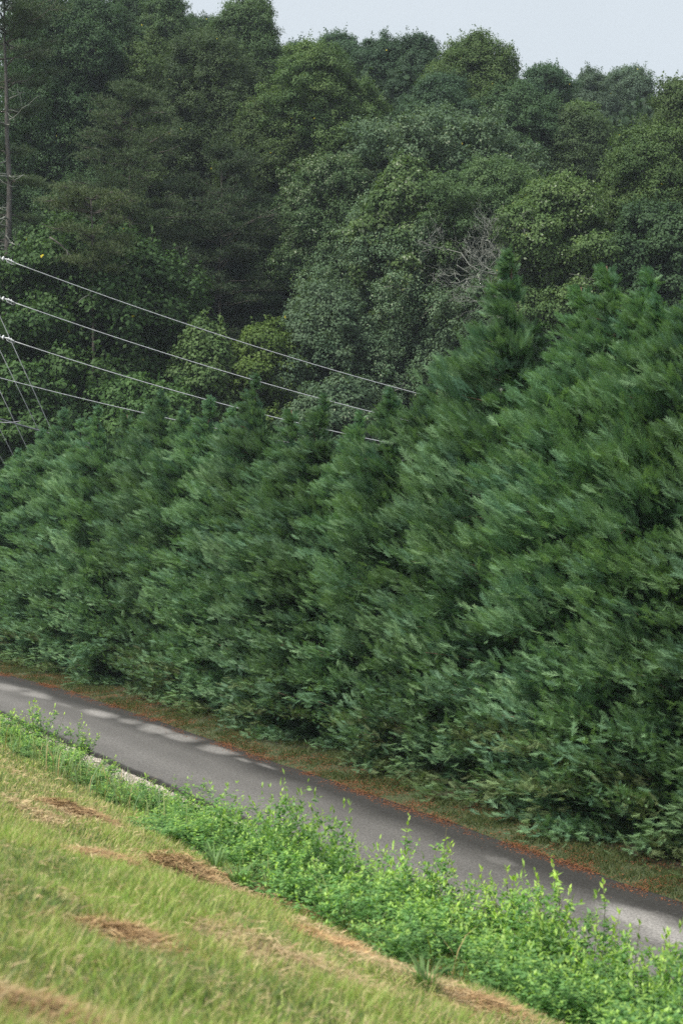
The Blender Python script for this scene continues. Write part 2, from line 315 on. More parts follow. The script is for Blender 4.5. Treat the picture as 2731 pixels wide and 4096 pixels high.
# raked heaps of dead grass
def heap(px, py, L, W, H, label, seed, dark=1.):
    rng = np.random.default_rng(seed); X, Y, z = G(px, py); n = int(3800 * L * W / .3 + 900)
    a = rng.random(n) * 6.283; r = np.sqrt(rng.random(n)) * np.where(rng.random(n) < .3, 1.7, 1); u, v = r * np.cos(a), r * np.sin(a)
    lx, ly = L * u, W * v; rot = rng.uniform(.75, 1.15); x = lx * math.cos(rot) - ly * math.sin(rot); y = lx * math.sin(rot) + ly * math.cos(rot)
    hh = H * np.clip(1 - r ** 1.6, 0, 1) * (.55 + .9 * vn(x + px, y, .13, 3)) * rng.uniform(.6, 1.02, n)
    gz = Z(X + x, Y + y) - z; P0 = np.stack([x, y, gz + hh], -1)
    az = rng.normal(rot, .75, n) + (vn(x, y, .25, 2) - .5) * 3; A = np.stack([np.cos(az), np.sin(az), rng.normal(-.05, .22, n)], -1)
    Nn = nrm(np.stack([u * .6 + rng.normal(size=n) * .3, v * .6 + rng.normal(size=n) * .3, np.ones(n)], -1))
    T = np.array([[[-.5, 0, -.05], [0, .018, .03], [.5, 0, -.06], [0, -.018, .03]]]); V = place(T, P0, A, Nn, rng.uniform(.12, .32, n))
    q = rng.random((n, 1)) ** 1.2; c = (np.array([.24, .14, .07]) * (1 - q) + np.array([.60, .43, .23]) * q) * rng.uniform(.6, 1.15, (n, 1)) * dark
    o = obj('straw_heap', mesh_faces('straw_heap', V, 4, c), M_straw, label=label, category='straw heap', group='heaps of raked dead grass on the bank'); o.location = (float(X), float(Y), float(z))
heap(715, 3500, .62, .30, .20, 'largest brown heap of dead grass, rounded, at the foot of the weeds left of centre', 11)
heap(305, 3262, .62, .26, .13, 'small rust brown heap of dead grass farthest up the bank near the left edge', 12)
heap(390, 3440, .45, .22, .08, 'thin flat streak of brown dead grass just left of the largest heap', 13)
heap(500, 3765, .42, .18, .08, 'low straw heap lying alone in the lower left of the lawn', 14, 1.1)
heap(1235, 3690, .34, .22, .15, 'dark tangled heap of dead grass against the weeds at lower centre', 15, .8)
heap(1320, 3790, .75, .3, .08, 'pale straw spread below the dark tangled heap', 16, 1.2)
heap(50, 4060, .35, .22, .08, 'brown straw heap in the bottom left corner', 17, .8)
heap(905, 3530, .5, .22, .08, 'small pale straw heap just right of the largest heap', 18, 1.15)
heap(1130, 3560+90, .75, .28, .08, 'flat reddish straw mat between the largest heap and the dark tangled one', 19)
heap(1680, 3905, .6, .25, .08, 'pale straw mat along the weeds at bottom centre', 20, 1.1)
heap(1950, 4030, .4, .18, .06, 'orange brown straw mat at the bottom edge under the right weeds', 21)

# ------------------------------------------------------------------ WEEDS
def weed_parts(rng, nst, rad, H, lsz=.062, tipy=1.):
    tb = Tubes(); LP, LA, LN, LS, LC = [], [], [], [], []
    for i in range(nst):
        a = rng.random() * 6.283; r = rad * math.sqrt(rng.random()); h = H * rng.uniform(.45, 1.08) * (1 - .25 * (r / (rad + 1e-6)) ** 2)
        base = np.array([r * math.cos(a) * .2, r * math.sin(a) * .2, -.05]); top = np.array([r * math.cos(a) * 1.25 + rng.normal() * .06, r * math.sin(a) * 1.25 + rng.normal() * .06, h])
        ax = limb(rng, base, top, .08, 6); tb.add(ax, np.linspace(.006, .002, 6), 4)
        brs = [(ax, int(h / .026))]
        for j in range(rng.integers(4, 8)):
            u = rng.uniform(.25, .85); o = base + (top - base) * u; az = rng.random() * 6.283; L = rng.uniform(.12, .32) * (1.15 - u)
            e = o + np.array([math.cos(az) * L, math.sin(az) * L, L * .9]); b = limb(rng, o, e, .06, 4); brs.append((b, int(L / .019) + 3))
        for b, m in brs:
            u = rng.uniform(.12, 1, m) ** .8; idx = u * (len(b) - 1); i0 = np.minimum(idx.astype(int), len(b) - 2); f = (idx - i0)[:, None]
            P = b[i0] * (1 - f) + b[i0 + 1] * f; az = rng.random(m) * 6.283; upz = np.where(u > .93, 1.6, rng.uniform(-.25, .8, m))
            LP.append(P); LA.append(np.stack([np.cos(az), np.sin(az), upz], -1)); LN.append(np.stack([-.4 * np.cos(az), -.4 * np.sin(az), np.ones(m)], -1) + rng.normal(size=(m, 3)) * .35)
            LS.append(lsz * rng.uniform(.65, 1.25, m) * (1.1 - .35 * u)); hgt = np.clip(P[:, 2] / h, 0, 1)
            young = np.clip((u - .72) * 3 + (hgt - .75) * 1.2 + rng.normal(size=m) * .15, 0, 1)[:, None] * tipy
            base_c = np.array([.155, .31, .105]) * rng.uniform(.7, 1.25, (m, 1)); LC.append(base_c * (1 - young) + np.array([.50, .70, .15]) * young)
    P, A, Nn, S, c = map(np.concatenate, (LP, LA, LN, LS, LC))
    return tb, place(leafT(.21, .05), P, A, nrm(Nn), S), c
def weeds():
    rng = np.random.default_rng(21); protos = []
    for i in range(6):
        tb, V, c = weed_parts(rng, 16, .42, 1.0, .072); protos.append((tb.mesh('weed_stems'), mesh_faces('weed_leaves', V, 4, c)))
    crest = [(-60, 2930), (60, 2865), (180, 2830), (290, 2890), (400, 3040), (520, 3190), (640, 3240), (760, 3285), (880, 3320), (1000, 3345), (1130, 3215), (1215, 3290), (1320, 3400), (1420, 3500), (1530, 3510),
             (1640, 3350), (1740, 3440), (1840, 3540), (1940, 3580), (2040, 3560), (2150, 3590), (2260, 3570), (2360, 3600), (2450, 3640), (2550, 3790), (2660, 3850), (2760, 3830)]
    place_words = ['beyond the left edge of the lawn', 'at the far left, first along the road', 'at the far left, with raised yellow tips', 'just right of the far left tips', 'dipping below the road edge near the left', 'in front of the left gravel patch', 'left of the gravel strip', 'beside the gravel strip', 'right of the gravel strip',
                   'behind the largest straw heap', 'left of the low gap at the road edge', 'beside the low gap at the road edge', 'left of centre', 'in the dip at centre', 'at the right of the centre dip', 'below the tall centre shoot', 'right of the tall centre shoot', 'left of the middle of the right half', 'in the middle of the right half',
                   'right of the middle of the right half', 'four bushes before the right edge gap', 'three bushes before the right edge gap', 'below the tall right shoots', 'right of the tall right shoots', 'at the drop near the right edge', 'next to the right edge', 'cut by the right edge']
    for i, (px, yt) in enumerate(crest):
        X, Y = at_p(px, 8.75); gz = float(Z(X, Y)); H = max(.42, EYE - (yt - (22 if px < 1050 else 62) - HY) / FPX * Y - gz)
        st, lv = protos[i % 6]; s = .85 + .5 * rng.random()
        o = thing('weed_bush', 'leafy bright green weed bush ' + place_words[i], 'weed', (X, Y, gz), 'weed bushes along the foot of the bank'); o.scale = (s, s, H * 1.04); o.rotation_euler = (0, 0, rng.random() * 6.28)
        obj('stems', st, M_stem, o); obj('foliage', lv, M_weed, o)
    # tall single shoots standing out against the road
    for (px, yt, lab) in [(190, 2822, 'slender green shoot rising above the far left weeds'), (1130, 3195, 'thin dull green shoot against the road at centre left'), (1645, 3318, 'tallest leafy weed shoot, standing against the road at centre'),
                          (1955, 3505, 'small pale tipped weed shoot right of the tallest one'), (2170, 3520, 'short weed shoot in the right half with one bud of leaves'), (2395, 3515, 'tall weed shoot with paired leaves against the road at right'), (2290, 3560, 'slim weed shoot just left of the tall right shoot'), (2680, 3800, 'broad leaved shoot beside the right edge')]:
        X, Y = at_p(px, 8.5); gz = float(Z(X, Y)); H = max(.5, EYE - (yt - HY) / FPX * Y - gz)
        tb, V, c = weed_parts(rng, 1, .06, H / .92, .085)
        o = thing('weed_shoot', lab, 'weed', (X, Y, gz), 'tall weed shoots'); obj('stems', tb.mesh('shoot_stem'), M_stem, o); obj('foliage', mesh_faces('shoot_leaves', V, 4, c), M_weed, o)
    # the lower weeds that fill the slope in front of the bushes
    Vs, cs, tb0 = [], [], None
    base = [weed_parts(rng, 12, .42, 1.0, .07, .6) for _ in range(4)]
    t = 3.0
    while t < 44:
        for p in (6.75, 7.2, 7.8, 8.4, 9.2, 9.7):
            if p > 9 and (rng.random() < .3 or t > 21): continue
            if (t > 27 and p < 7.6) or (p < 7 and t > 16): continue
            X, Y = xy(t + rng.normal() * .2, p + rng.normal() * .22 + (.5 * (vn(t, 0, 3, 2) - .5))); gz = float(Z(X, Y)); _, V, c = base[rng.integers(4)]
            h = (.72 if 7.5 < p < 9 else (.40 if p < 7.5 else .5)) * rng.uniform(.55, 1.5) * (1.4 if t < 15 else (.9 if t < 18.5 or t > 33 else .55)); a = rng.random() * 6.28
            Rm = np.array([[math.cos(a), -math.sin(a), 0], [math.sin(a), math.cos(a), 0], [0, 0, 1]])
            Vs.append((V @ Rm.T) * np.array([1, 1, h]) + np.array([X, Y, gz])); cs.append(c * rng.uniform(.8, 1.15))
        t += .5
    obj('undergrowth', mesh_faces('undergrowth', np.concatenate(Vs), 4, np.concatenate(cs)), M_weed, kind='stuff')
weeds()
def tall_grass():
    rng = np.random.default_rng(91); Vs, cs = [], []; n = 5200
    t = 3 + 38 * rng.random(n); p = 6.7 + 3.4 * rng.random(n) ** 1.2; k = fbm(t, p, 1.3, 5) > .46; t, p = t[k], p[k]; n = len(t); X, Y = xy(t, p); z = Z(X, Y)
    a = rng.random(n) * 6.283; H = rng.uniform(.18, .62, n); ln = H * rng.uniform(.2, .8, n); w = rng.uniform(.004, .009, n)
    u = np.linspace(0, 1, 5); dx = np.stack([np.cos(a), np.sin(a)], -1); Pc = np.stack([X[:, None] + dx[:, :1] * ln[:, None] * u ** 2, Y[:, None] + dx[:, 1:] * ln[:, None] * u ** 2, z[:, None] + H[:, None] * (1.25 * u - .4 * u ** 3)], -1)
    sd = np.stack([-dx[:, 1], dx[:, 0], 0 * a], -1)[:, None] * (w[:, None] * (1 - u ** 2) + .0008)[..., None]; Lf, Rt = Pc - sd, Pc + sd
    V = np.stack([Lf[:, :-1], Rt[:, :-1], Rt[:, 1:], Lf[:, 1:]], 2).reshape(-1, 4, 3); q = rng.random((n, 1)); c = np.array([.14, .24, .12]) * (1 - q) + np.array([.28, .32, .12]) * q; c[rng.random(n) < .12] = [.42, .33, .16]
    obj('tall_grass', mesh_faces('tall_grass', V, 4, np.repeat(c, 4, 0)), M_grass, kind='stuff')
tall_grass()
def tuft(px, py, H, n, label, seed, c0=(.15, .25, .09)):
    rng = np.random.default_rng(seed); X, Y, z = G(px, py); Vs = []
    for i in range(n):
        a = rng.random() * 6.283; r = .1 * math.sqrt(rng.random()); ln = rng.uniform(.25, .9) * H; h = H * rng.uniform(.55, 1); w = rng.uniform(.006, .011)
        u = np.linspace(0, 1, 6); x = r * math.cos(a) + ln * u ** 2 * math.cos(a); y = r * math.sin(a) + ln * u ** 2 * math.sin(a); zz = h * (u * 1.25 - .35 * u ** 3)
        s = np.array([-math.sin(a), math.cos(a), 0]); P = np.stack([x, y, zz], -1); ww = (w * (1 - u ** 2) + .0006)[:, None]
        Lf, Rt = P - s * ww, P + s * ww
        for k in range(5): Vs.append([Lf[k], Rt[k], Rt[k + 1], Lf[k + 1]])
    V = np.array(Vs); c = np.repeat(np.array(c0) * rng.uniform(.7, 1.4, (n, 1)), 5, 0)
    o = obj('grass_tuft', mesh_faces('grass_tuft', V, 4, c), M_grass, label=label, category='grass tuft', group='tufts of coarse long grass'); o.location = (float(X), float(Y), float(z))
tuft(960, 3560, .3, 60, 'coarse blue green grass tuft right of the largest straw heap', 31)
tuft(860, 3480, .3, 50, 'coarse grass tuft above the largest straw heap', 32)
tuft(720, 3370, .35, 45, 'short grass tuft where the lawn meets the left weeds', 33)
tuft(2270, 4050, .5, 60, 'long arching grass tuft at the bottom right under the weeds', 34)
tuft(1700, 3960, .24, 40, 'grass tuft at the bottom centre edge of the weeds', 35)
tuft(1240, 3560, .45, 50, 'grass tuft in the weeds behind the dark tangled straw heap', 38)

# ------------------------------------------------------------------ CYPRESSES
def spray_template(rng):
    T = []
    def sl(o, d, L, w):
        o = np.array(o); d = nrm(np.array(d)); s = np.array([-d[1], d[0], 0.]); T.append([o - s * w / 2, o + s * w / 2, o + d * L])
    def ax(u): return [u, .04 * math.sin(3 * u), -.10 * u * u + .2 * u ** 3]
    m = 10
    for i in range(m):
        u = .04 + .9 * i / m; L = .40 * (1 - u) ** .6 + .13
        for sgn in (-1, 1):
            an = rng.uniform(.28, .5) * sgn; o = ax(u); d = [math.cos(an), math.sin(an), rng.normal() * .16]
            sl(o, d, L, .030); q = np.array(o) + nrm(np.array(d)) * L * .45
            sl(q, [math.cos(an * 1.9), math.sin(an * 1.9), rng.normal() * .2], L * .5, .028)
    sl(ax(.5), [1, .05, .1], .62, .05)
    return np.array(T)
SPR = [spray_template(np.random.default_rng(50 + i)) for i in range(4)]
WIND = np.array([-.62, -.12, .14])
def cyp_radius(h):
    return np.interp(h, [0, .04, .12, .35, .6, .78, .9, .97, 1], [.82, 1.0, 1.08, 1.0, .87, .52, .21, .08, .02])
def cypress_mesh(seed, H=9., R=1.1, gap=None):
    rng = np.random.default_rng(seed); tb = Tubes(); tr = limb(rng, (0, 0, -.2), (rng.normal() * .12 - .25, 0, H * .985), .012, 12)
    tb.add(tr, np.linspace(.15, .008, 12), 8)
    PP, AA, NN, SS, CC, ID = [], [], [], [], [], []
    nb = 200
    hs = np.sort(np.concatenate([rng.random(nb) ** .93, rng.uniform(.70, .985, 34)])); nb = len(hs)
    for i, h in enumerate(hs):
        az = rng.random() * 6.283
        if math.sin(az) > .35 and rng.random() < .45: az = -az                 # denser on the open side towards the road
        rr = R * (1.0 - .16 * math.cos(az - .35)) * cyp_radius(h) * (rng.uniform(.66, 1.28) if h > .12 else rng.uniform(.82, 1.12)) * (1 + .12 * math.sin(3 * az + seed))
        if gap and abs(h * H - gap[1]) < gap[2] and abs(((az - gap[0]) + 3.14) % 6.283 - 3.14) < gap[3]: rr *= .3
        el = .12 + .62 * h ** 2.2 + rng.normal() * .1
        out = np.array([math.cos(az), math.sin(az), 0])
        o = np.array([np.interp(h * H, tr[:, 2], tr[:, 0]), np.interp(h * H, tr[:, 2], tr[:, 1]), max(.1, h * H - rr * .25)])
        zt = h * H + rr * math.sin(el) * .45 - .1
        tip = np.array([o[0] + out[0] * rr, o[1] + out[1] * rr, max(.10, min(zt - (.35 if h < .07 else 0), H + .05))]) + WIND * (.08 + .34 * min(1, 1.4 * h)) * min(1, rr)
        br = limb(rng, o, tip, .06, 5)
        tb.add(br[:4], np.linspace(.018, .005, 4) * (1 - .5 * h), 4)
        n = int(12 + 54 * min(1, (rr / R) ** .8 + .02)); u = np.concatenate([rng.uniform(.5, 1.0, n), rng.uniform(.1, .55, n // 4)]); n = len(u)
        if rr < .45: u = rng.uniform(.0, 1, n)
        idx = u * 4; i0 = np.minimum(idx.astype(int), 3); f = (idx - i0)[:, None]; P = br[i0] * (1 - f) + br[i0 + 1] * f
        P = P + rng.normal(size=(n, 3)) * np.array([.15, .15, .085]) * min(1, rr * .8 + .08)
        bd = nrm(br[-1] - br[-2]); sd = rng.normal(size=(n, 3)) * (.36 - .1 * min(1, 1.6 * h))
        A = bd * .75 + sd + WIND * (.18 + .7 * min(1, 1.3 * h)) * rng.uniform(.4, 1.25, (n, 1)) + np.array([0, 0, .20 + .55 * h]); 
        Nn = nrm(out * .55 + np.array([0, 0, .85]) + rng.normal(size=(n, 3)) * .32)
        S = rng.uniform(.17, .35, n) * (.62 + .40 * min(1, 1.5 * h)) * (.5 + .5 * min(1, rr / R + .1)); low = max(0, .3 - h) * 1.2
        hue = rng.random(); b1 = np.array([.094, .205, .138]) * (1 - hue) + np.array([.150, .265, .125]) * hue
        if h < .16 and rng.random() < .3: b1 = np.array([.12, .15, .065])
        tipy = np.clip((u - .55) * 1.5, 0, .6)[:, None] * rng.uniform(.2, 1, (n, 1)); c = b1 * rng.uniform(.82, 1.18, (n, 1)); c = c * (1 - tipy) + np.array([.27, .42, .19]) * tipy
        PP.append(P); AA.append(A); NN.append(Nn); SS.append(S); CC.append(c)
    # inner, older sprays that close the crown
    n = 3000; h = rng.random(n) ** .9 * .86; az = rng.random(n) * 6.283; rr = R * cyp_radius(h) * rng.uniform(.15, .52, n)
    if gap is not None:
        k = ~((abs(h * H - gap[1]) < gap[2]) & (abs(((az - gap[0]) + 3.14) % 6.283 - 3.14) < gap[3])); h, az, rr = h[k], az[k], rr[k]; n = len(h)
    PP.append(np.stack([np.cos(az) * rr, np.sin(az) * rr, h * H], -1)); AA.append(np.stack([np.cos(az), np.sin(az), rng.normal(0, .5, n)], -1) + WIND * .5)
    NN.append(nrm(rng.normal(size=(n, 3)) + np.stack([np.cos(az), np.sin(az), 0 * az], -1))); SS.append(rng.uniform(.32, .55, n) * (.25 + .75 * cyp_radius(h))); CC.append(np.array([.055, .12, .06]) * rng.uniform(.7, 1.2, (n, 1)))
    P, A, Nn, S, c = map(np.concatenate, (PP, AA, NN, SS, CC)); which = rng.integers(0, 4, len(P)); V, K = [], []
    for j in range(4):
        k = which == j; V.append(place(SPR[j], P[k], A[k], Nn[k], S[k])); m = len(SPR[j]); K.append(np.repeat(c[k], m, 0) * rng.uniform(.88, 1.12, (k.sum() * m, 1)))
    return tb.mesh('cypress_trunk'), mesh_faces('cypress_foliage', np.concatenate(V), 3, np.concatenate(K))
def cypresses():
    rng = np.random.default_rng(5); vs = [cypress_mesh(200 + i) for i in range(6)]; gapv = cypress_mesh(300, gap=(-1.45, 6.9, .5, .5))
    L = [(3420, 1080), (3080, 1040), (2765, 1070), (2640, 1170), (2535, 1080), (2362, 1045), (2262, 1130), (2045, 1005), (1895, 1330), (1740, 1430), (1570, 1545), (1400, 1650), (1255, 1580), (1130, 1630), (1025, 1500), (925, 1625),
         (830, 1585), (740, 1630), (650, 1555), (560, 1630), (480, 1650), (400, 1625), (322, 1672), (248, 1632), (165, 1715), (85, 1790), (5, 1865), (-80, 1890)]
    notes = ['outside the right edge, nearest of the row', 'mostly cut off by the right edge of the picture', 'with tall tip touching the right edge', 'with low top between the two tall tips nearest the right edge', 'with sharp tip, second tall one from the right edge', 'with bent thin tip, first tall one right of the tallest',
             'tucked between the tallest one and the bent tipped one', 'that is tallest, with bare red brown trunk showing in a gap', 'on the left shoulder of the tallest cypress', 'second step down left of the tallest cypress', 'third step down left of the tallest cypress', 'lowest dip between the tall right group and the left group',
             'first sharp tip of the left group counted from the dip', 'low filler between the first and second tips left of the dip', 'highest tip of the left group, slender and pale', 'low filler just left of the highest slender tip', 'feathery tip two left of the highest slender tip', 'low filler right of the broad tip at left centre',
             'broad pointed tip at left centre under the lowest wire', 'low filler left of the broad tip at left centre', 'rounded top, two places left of the broad tip', 'second pointed tip from the left edge', 'low filler between the two leftmost pointed tips', 'leftmost pointed tip, near the guy wires',
             'low rounded top below the guy wires', 'second from the left edge, low and round', 'at the left edge of the picture, low and round', 'beyond the left edge, last of the row']
    for i, (px, yt) in enumerate(L):
        X, Y = at_p(px, (16.4 if 'low' not in notes[i] else 16.7) + rng.normal() * .2); gz = float(Z(X, Y)); H = EYE + (HY - yt) / FPX * Y - gz
        tm, fm = gapv if px == 2045 else vs[(i * 5 + i // 6) % 6]
        o = thing('leyland_cypress', 'cypress ' + notes[i], 'cypress', (X + .25 * H / 9, Y, gz), 'row of clipped-together cypresses along the road')
        s = (.98 + rng.random() * .14) * (1.06 if px > 1900 else .97); o.scale = (s, s, H / 9.0)
        obj('trunk', tm, M_rbark, o); obj('foliage', fm, M_cyp, o)
        if px == 2360 + 2:
            pass
    # one browned spray cluster in the row
    X, Y, = at_p(2252, 15.95); z0 = EYE - (2815 - HY) / FPX * Y; r2 = np.random.default_rng(8); n = 14
    V = place(SPR[0], np.array([X, Y - .1, z0]) + r2.normal(size=(n, 3)) * .045, nrm(WIND * 1.2 + r2.normal(size=(n, 3)) * .5), nrm(r2.normal(size=(n, 3)) + [0, -1, .5]), np.full(n, .22))
    host = min([o for o in C.objects if o.name.startswith('leyland')], key=lambda o: (o.location.x - X) ** 2 + (o.location.y - Y) ** 2)
    V = (V - np.array(host.location)) / np.array(host.scale); obj('dead_spray', mesh_faces('dead_spray', V, 3, np.tile([.42, .15, .07], (len(V), 1))), M_straw, host, label='orange brown dead twig cluster')
cypresses()

# ------------------------------------------------------------------ FOREST
def broad_tree(label, px, yt, yb, w, D, c1, c2, seed, leaf=.125, lobe=.17, clus=.46, prof='round', cover=4.6, twigs=0, cat='tree', name='broadleaf_tree', pale=0., yellow=0.002, gapy=0.):
    """crown from pixel extents (overview scale) -> a real tree D metres off"""
    k = 1.7417; px, yt, yb, w = px * k, yt * k, yb * k, w * k; rng = np.random.default_rng(seed)
    X, Y = (px - CX) / FPX * D, D; gz = float(Z(X, Y)); zt = EYE + (HY - yt) / FPX * D - gz - (1.1 if px > 1100 else .2); zb = max(.6, EYE + (HY - yb) / FPX * D - gz); R = w / 2 / FPX * D * 1.05; Hc = zt - zb
    root = thing(name, label, cat, (X, Y, gz), 'trees of the wood behind the cypresses')
    pr = {'round': ([0, .1, .35, .6, .8, .93, 1], [.62, .85, 1, .97, .76, .45, .12]), 'cone': ([0, .15, .4, .7, .9, 1], [.8, 1, .9, .6, .28, .05]),
          'dome': ([0, .2, .5, .75, .9, 1], [.9, 1, 1, .86, .6, .2]), 'umbrella': ([0, .3, .6, .8, .93, 1], [.7, .85, .98, .95, .68, .2]), 'spread': ([0, .3, .6, .85, 1], [1, 1, .9, .55, .1])}[prof]
    rl = lobe * 2 * R * .5 + .45; A = 2 * math.pi * R * Hc * .8; nl = int(A / (rl * rl) * .62) + 12
    h = rng.random(nl) ** .88; h[:6] = rng.uniform(.88, 1, 6); az = rng.random(nl) * 6.283; back = (np.sin(az) > .25) & (rng.random(nl) < .62); az[back] = -az[back]
    rr = R * np.interp(h, *pr) * (.42 + .70 * rng.random(nl) ** .7) * (1 + .2 * np.sin(2 * az + seed) + .1 * np.sin(5 * az + 3 * h * 6 + seed))
    lc = np.stack([np.cos(az) * rr, np.sin(az) * rr, zb + h * Hc - rl * .4], -1); lr = rl * rng.uniform(.6, 1.35, nl)
    # each lobe carries domed leaf clusters, each cluster a shell of leaves facing out and up
    cr_ = clus; ncl = np.maximum(6, (5.2 * (lr / cr_) ** 1.6).astype(int)); L_ = np.repeat(np.arange(nl), ncl); nc = len(L_)
    cd = nrm(rng.normal(size=(nc, 3)) + np.array([0, -.3, .5]) + .55 * np.stack([np.cos(az), np.sin(az), 0 * az], -1)[L_])
    cc = lc[L_] + cd * lr[L_, None] * np.array([1, 1, .85]) * rng.uniform(.6, 1.38, (nc, 1)); cs = cr_ * rng.uniform(.42, 1.25, nc)
    area = leaf * leaf * .4; n = int(min(cover * .3 * (cs ** 2).sum() * 6.28 / area * .85, 130000)); ci = rng.choice(nc, n, p=cs ** 2 / (cs ** 2).sum()); li = L_[ci]
    u = nrm(rng.normal(size=(n, 3)) + np.array([0, 0, .55]) + .35 * cd[ci]); P = cc[ci] + u * (cs[ci] * rng.uniform(.3, 1.45, n))[:, None] * np.array([1, 1, .72])
    Nn = nrm(u * .9 + cd[ci] * .3 + rng.normal(size=(n, 3)) * .3 + np.array([0, 0, .3])); Ax = nrm(np.cross(rng.normal(size=(n, 3)), Nn) + np.array([0, 0, -.35])); S = leaf * rng.uniform(.7, 1.3, n)
    lob = rng.random(nl); clv = rng.random(nc); mix = np.clip(lob[li] * .5 + clv[ci] * .35 + rng.random(n) * .25 - .05, 0, 1)[:, None]; c = (np.array(c1) * (1 - mix) + np.array(c2) * mix) * rng.uniform(.88, 1.12, (n, 1))
    if pale: 
        f = rng.random(n) < pale * np.clip(lob[li] * 1.6 - .3, 0, 1); c[f] = np.array([.26, .31, .21])
    f = rng.random(n) < yellow * .1; c[f] = [.62, .52, .04]
    # upright leading shoots that roughen the outline
    up_ = np.where((cd[:, 2] > .4) & (rng.random(nc) < .5))[0]; m2 = 26; q = np.repeat(up_, m2); k2 = len(q); v = rng.random(k2); hh_ = np.repeat(rng.uniform(.5, 1.5, len(up_)) * cr_ * 1.5, m2)
    lean = np.repeat(rng.normal(size=(len(up_), 2)) * .25, m2, 0); P2 = cc[q] + np.stack([lean[:, 0] * v + rng.normal(size=k2) * .16 * (1.2 - v), lean[:, 1] * v + rng.normal(size=k2) * .16 * (1.2 - v), v * hh_], -1)
    P = np.concatenate([P, P2]); Nn = np.concatenate([Nn, nrm(rng.normal(size=(k2, 3)) * .6 + [-.2, -.4, .7])]); Ax = np.concatenate([Ax, nrm(rng.normal(size=(k2, 3)) + [0, 0, .4])]); S = np.concatenate([S, leaf * rng.uniform(.7, 1.2, k2)])
    m3 = np.clip(clv[q] * .5 + .3, 0, 1)[:, None]; c = np.concatenate([c, (np.array(c1) * (1 - m3) + np.array(c2) * m3) * rng.uniform(.9, 1.15, (k2, 1))])
    # inner leaves
    ni = int(n * .12); hi = rng.random(ni) * .93; ai = rng.random(ni) * 6.283; ri = R * np.interp(hi, *pr) * np.sqrt(rng.random(ni)) * .72
    P = np.concatenate([P, np.stack([np.cos(ai) * ri, np.sin(ai) * ri, zb + hi * Hc], -1)]); Nn = np.concatenate([Nn, nrm(rng.normal(size=(ni, 3)) + [0, -.6, 0])]); Ax = np.concatenate([Ax, nrm(rng.normal(size=(ni, 3)))])
    S = np.concatenate([S, leaf * rng.uniform(1.6, 3.2, ni)]); c = np.concatenate([c, np.array(c1) * rng.uniform(.7, 1.1, (ni, 1))]); P[:, 2] = np.maximum(P[:, 2], .1)
    tb = Tubes(); tp_ = limb(rng, (0, 0, -.4), (rng.normal() * .3, rng.normal() * .3, zb + Hc * .9), .02, 9); r0 = .012 * zt + .08; tb.add(tp_, np.linspace(r0, .03, 9), 8)
    for j in rng.choice(nl, min(nl, 16), replace=False):
        o = tp_[np.argmin(abs(tp_[:, 2] - (lc[j, 2] - np.hypot(lc[j, 0], lc[j, 1]) * .6)))]; tb.add(limb(rng, o, lc[j], .1, 5), np.linspace(.09, .025, 5), 5)
    obj('trunk', tb.mesh('tree_trunk'), M_bark, root); obj('crown', mesh_faces('tree_crown', place(leafT(.36, .08), P, Ax, Nn, S), 4, np.clip(c, 0, .7)), M_leaf, root)
    for j in range(min(twigs, 18)):
        q = rng.integers(nl)
        if lc[q, 1] > 0: continue
        t2 = Tubes(); o = lc[q] + np.array([0, -lr[q] * .9, 0]); e = o + np.array([rng.normal() * .9, -.3, rng.uniform(.1, 1.1)]); b = limb(rng, o, e, .2, 6); t2.add(b, np.linspace(.022, .01, 6), 4)
        for z in range(2): t2.add(limb(rng, b[2 + z], b[2 + z] + np.array([rng.normal() * .4, -.1, rng.uniform(-.1, .6)]), .2, 4), np.linspace(.015, .008, 4), 4)
        obj('bare_twig', t2.mesh('bare_twig'), M_lich, root)
    return root
DK = ((.036, .077, .036), (.070, .125, .055)); DB = ((.038, .079, .046), (.070, .125, .068)); MG = ((.050, .100, .044), (.100, .160, .065)); YG = ((.056, .110, .040), (.125, .190, .064)); OL = ((.048, .088, .034), (.098, .145, .050)); GG = ((.064, .118, .066), (.128, .192, .110)); BR = ((.044, .078, .036), (.080, .122, .050)); FR = ((.060, .100, .070), (.100, .150, .098)); MP = ((.036, .086, .032), (.086, .158, .046))
B = broad_tree
B('dark tall broadleaf on the skyline just right of the left pine top', 215, 2, 330, 170, 98, *DK, 401)
B('dark broadleaf making the skyline at the second bump from the left', 300, -2, 330, 130, 102, *DK, 402)
B('pointed leafy skyline tree with its top at the upper edge left of the sky', 378, -8, 330, 110, 100, *MG, 403, prof='cone')
B('low skyline tree in the notch left of the lone tall crown', 455, 50, 280, 110, 108, *DK, 404)
B('lone tall crown with ragged top standing highest against the sky', 568, 14, 330, 140, 102, *MG, 405, lobe=.2, prof='dome', cover=4)
B('small skyline tree right of the lone tall crown', 690, 85, 330, 110, 110, *DB, 406)
B('dark open crown with sky showing through, top centre', 787, 66, 330, 115, 118, *DB, 407, cover=2.6, lobe=.2)
B('tall light green tree with drooping tiers below the top centre', 728, 95, 380, 200, 92, *YG, 408, lobe=.2)
B('dark rounded crown on the skyline right of the top centre', 880, 72, 380, 110, 106, *DB, 409)
B('dark twin pointed skyline crown left of the yellow green dome', 962, 70, 400, 115, 104, *DB, 410, prof='cone')
B('broad domed skyline tree with yellow green right shoulder', 1080, 76, 400, 195, 98, *YG, 411, prof='dome', yellow=.01)
B('dark crown filling below the domed skyline tree', 1010, 170, 420, 180, 94, *DB, 451)
B('dark green tree below the right shoulder of the domed tree', 1170, 190, 420, 180, 96, *DK, 412)
B('small dark skyline crown left of the sky notch', 1245, 140, 420, 125, 106, *DB, 413)
B('hazy grey green skyline crown just right of the sky notch', 1350, 155, 420, 120, 120, *FR, 414, cover=3.6)
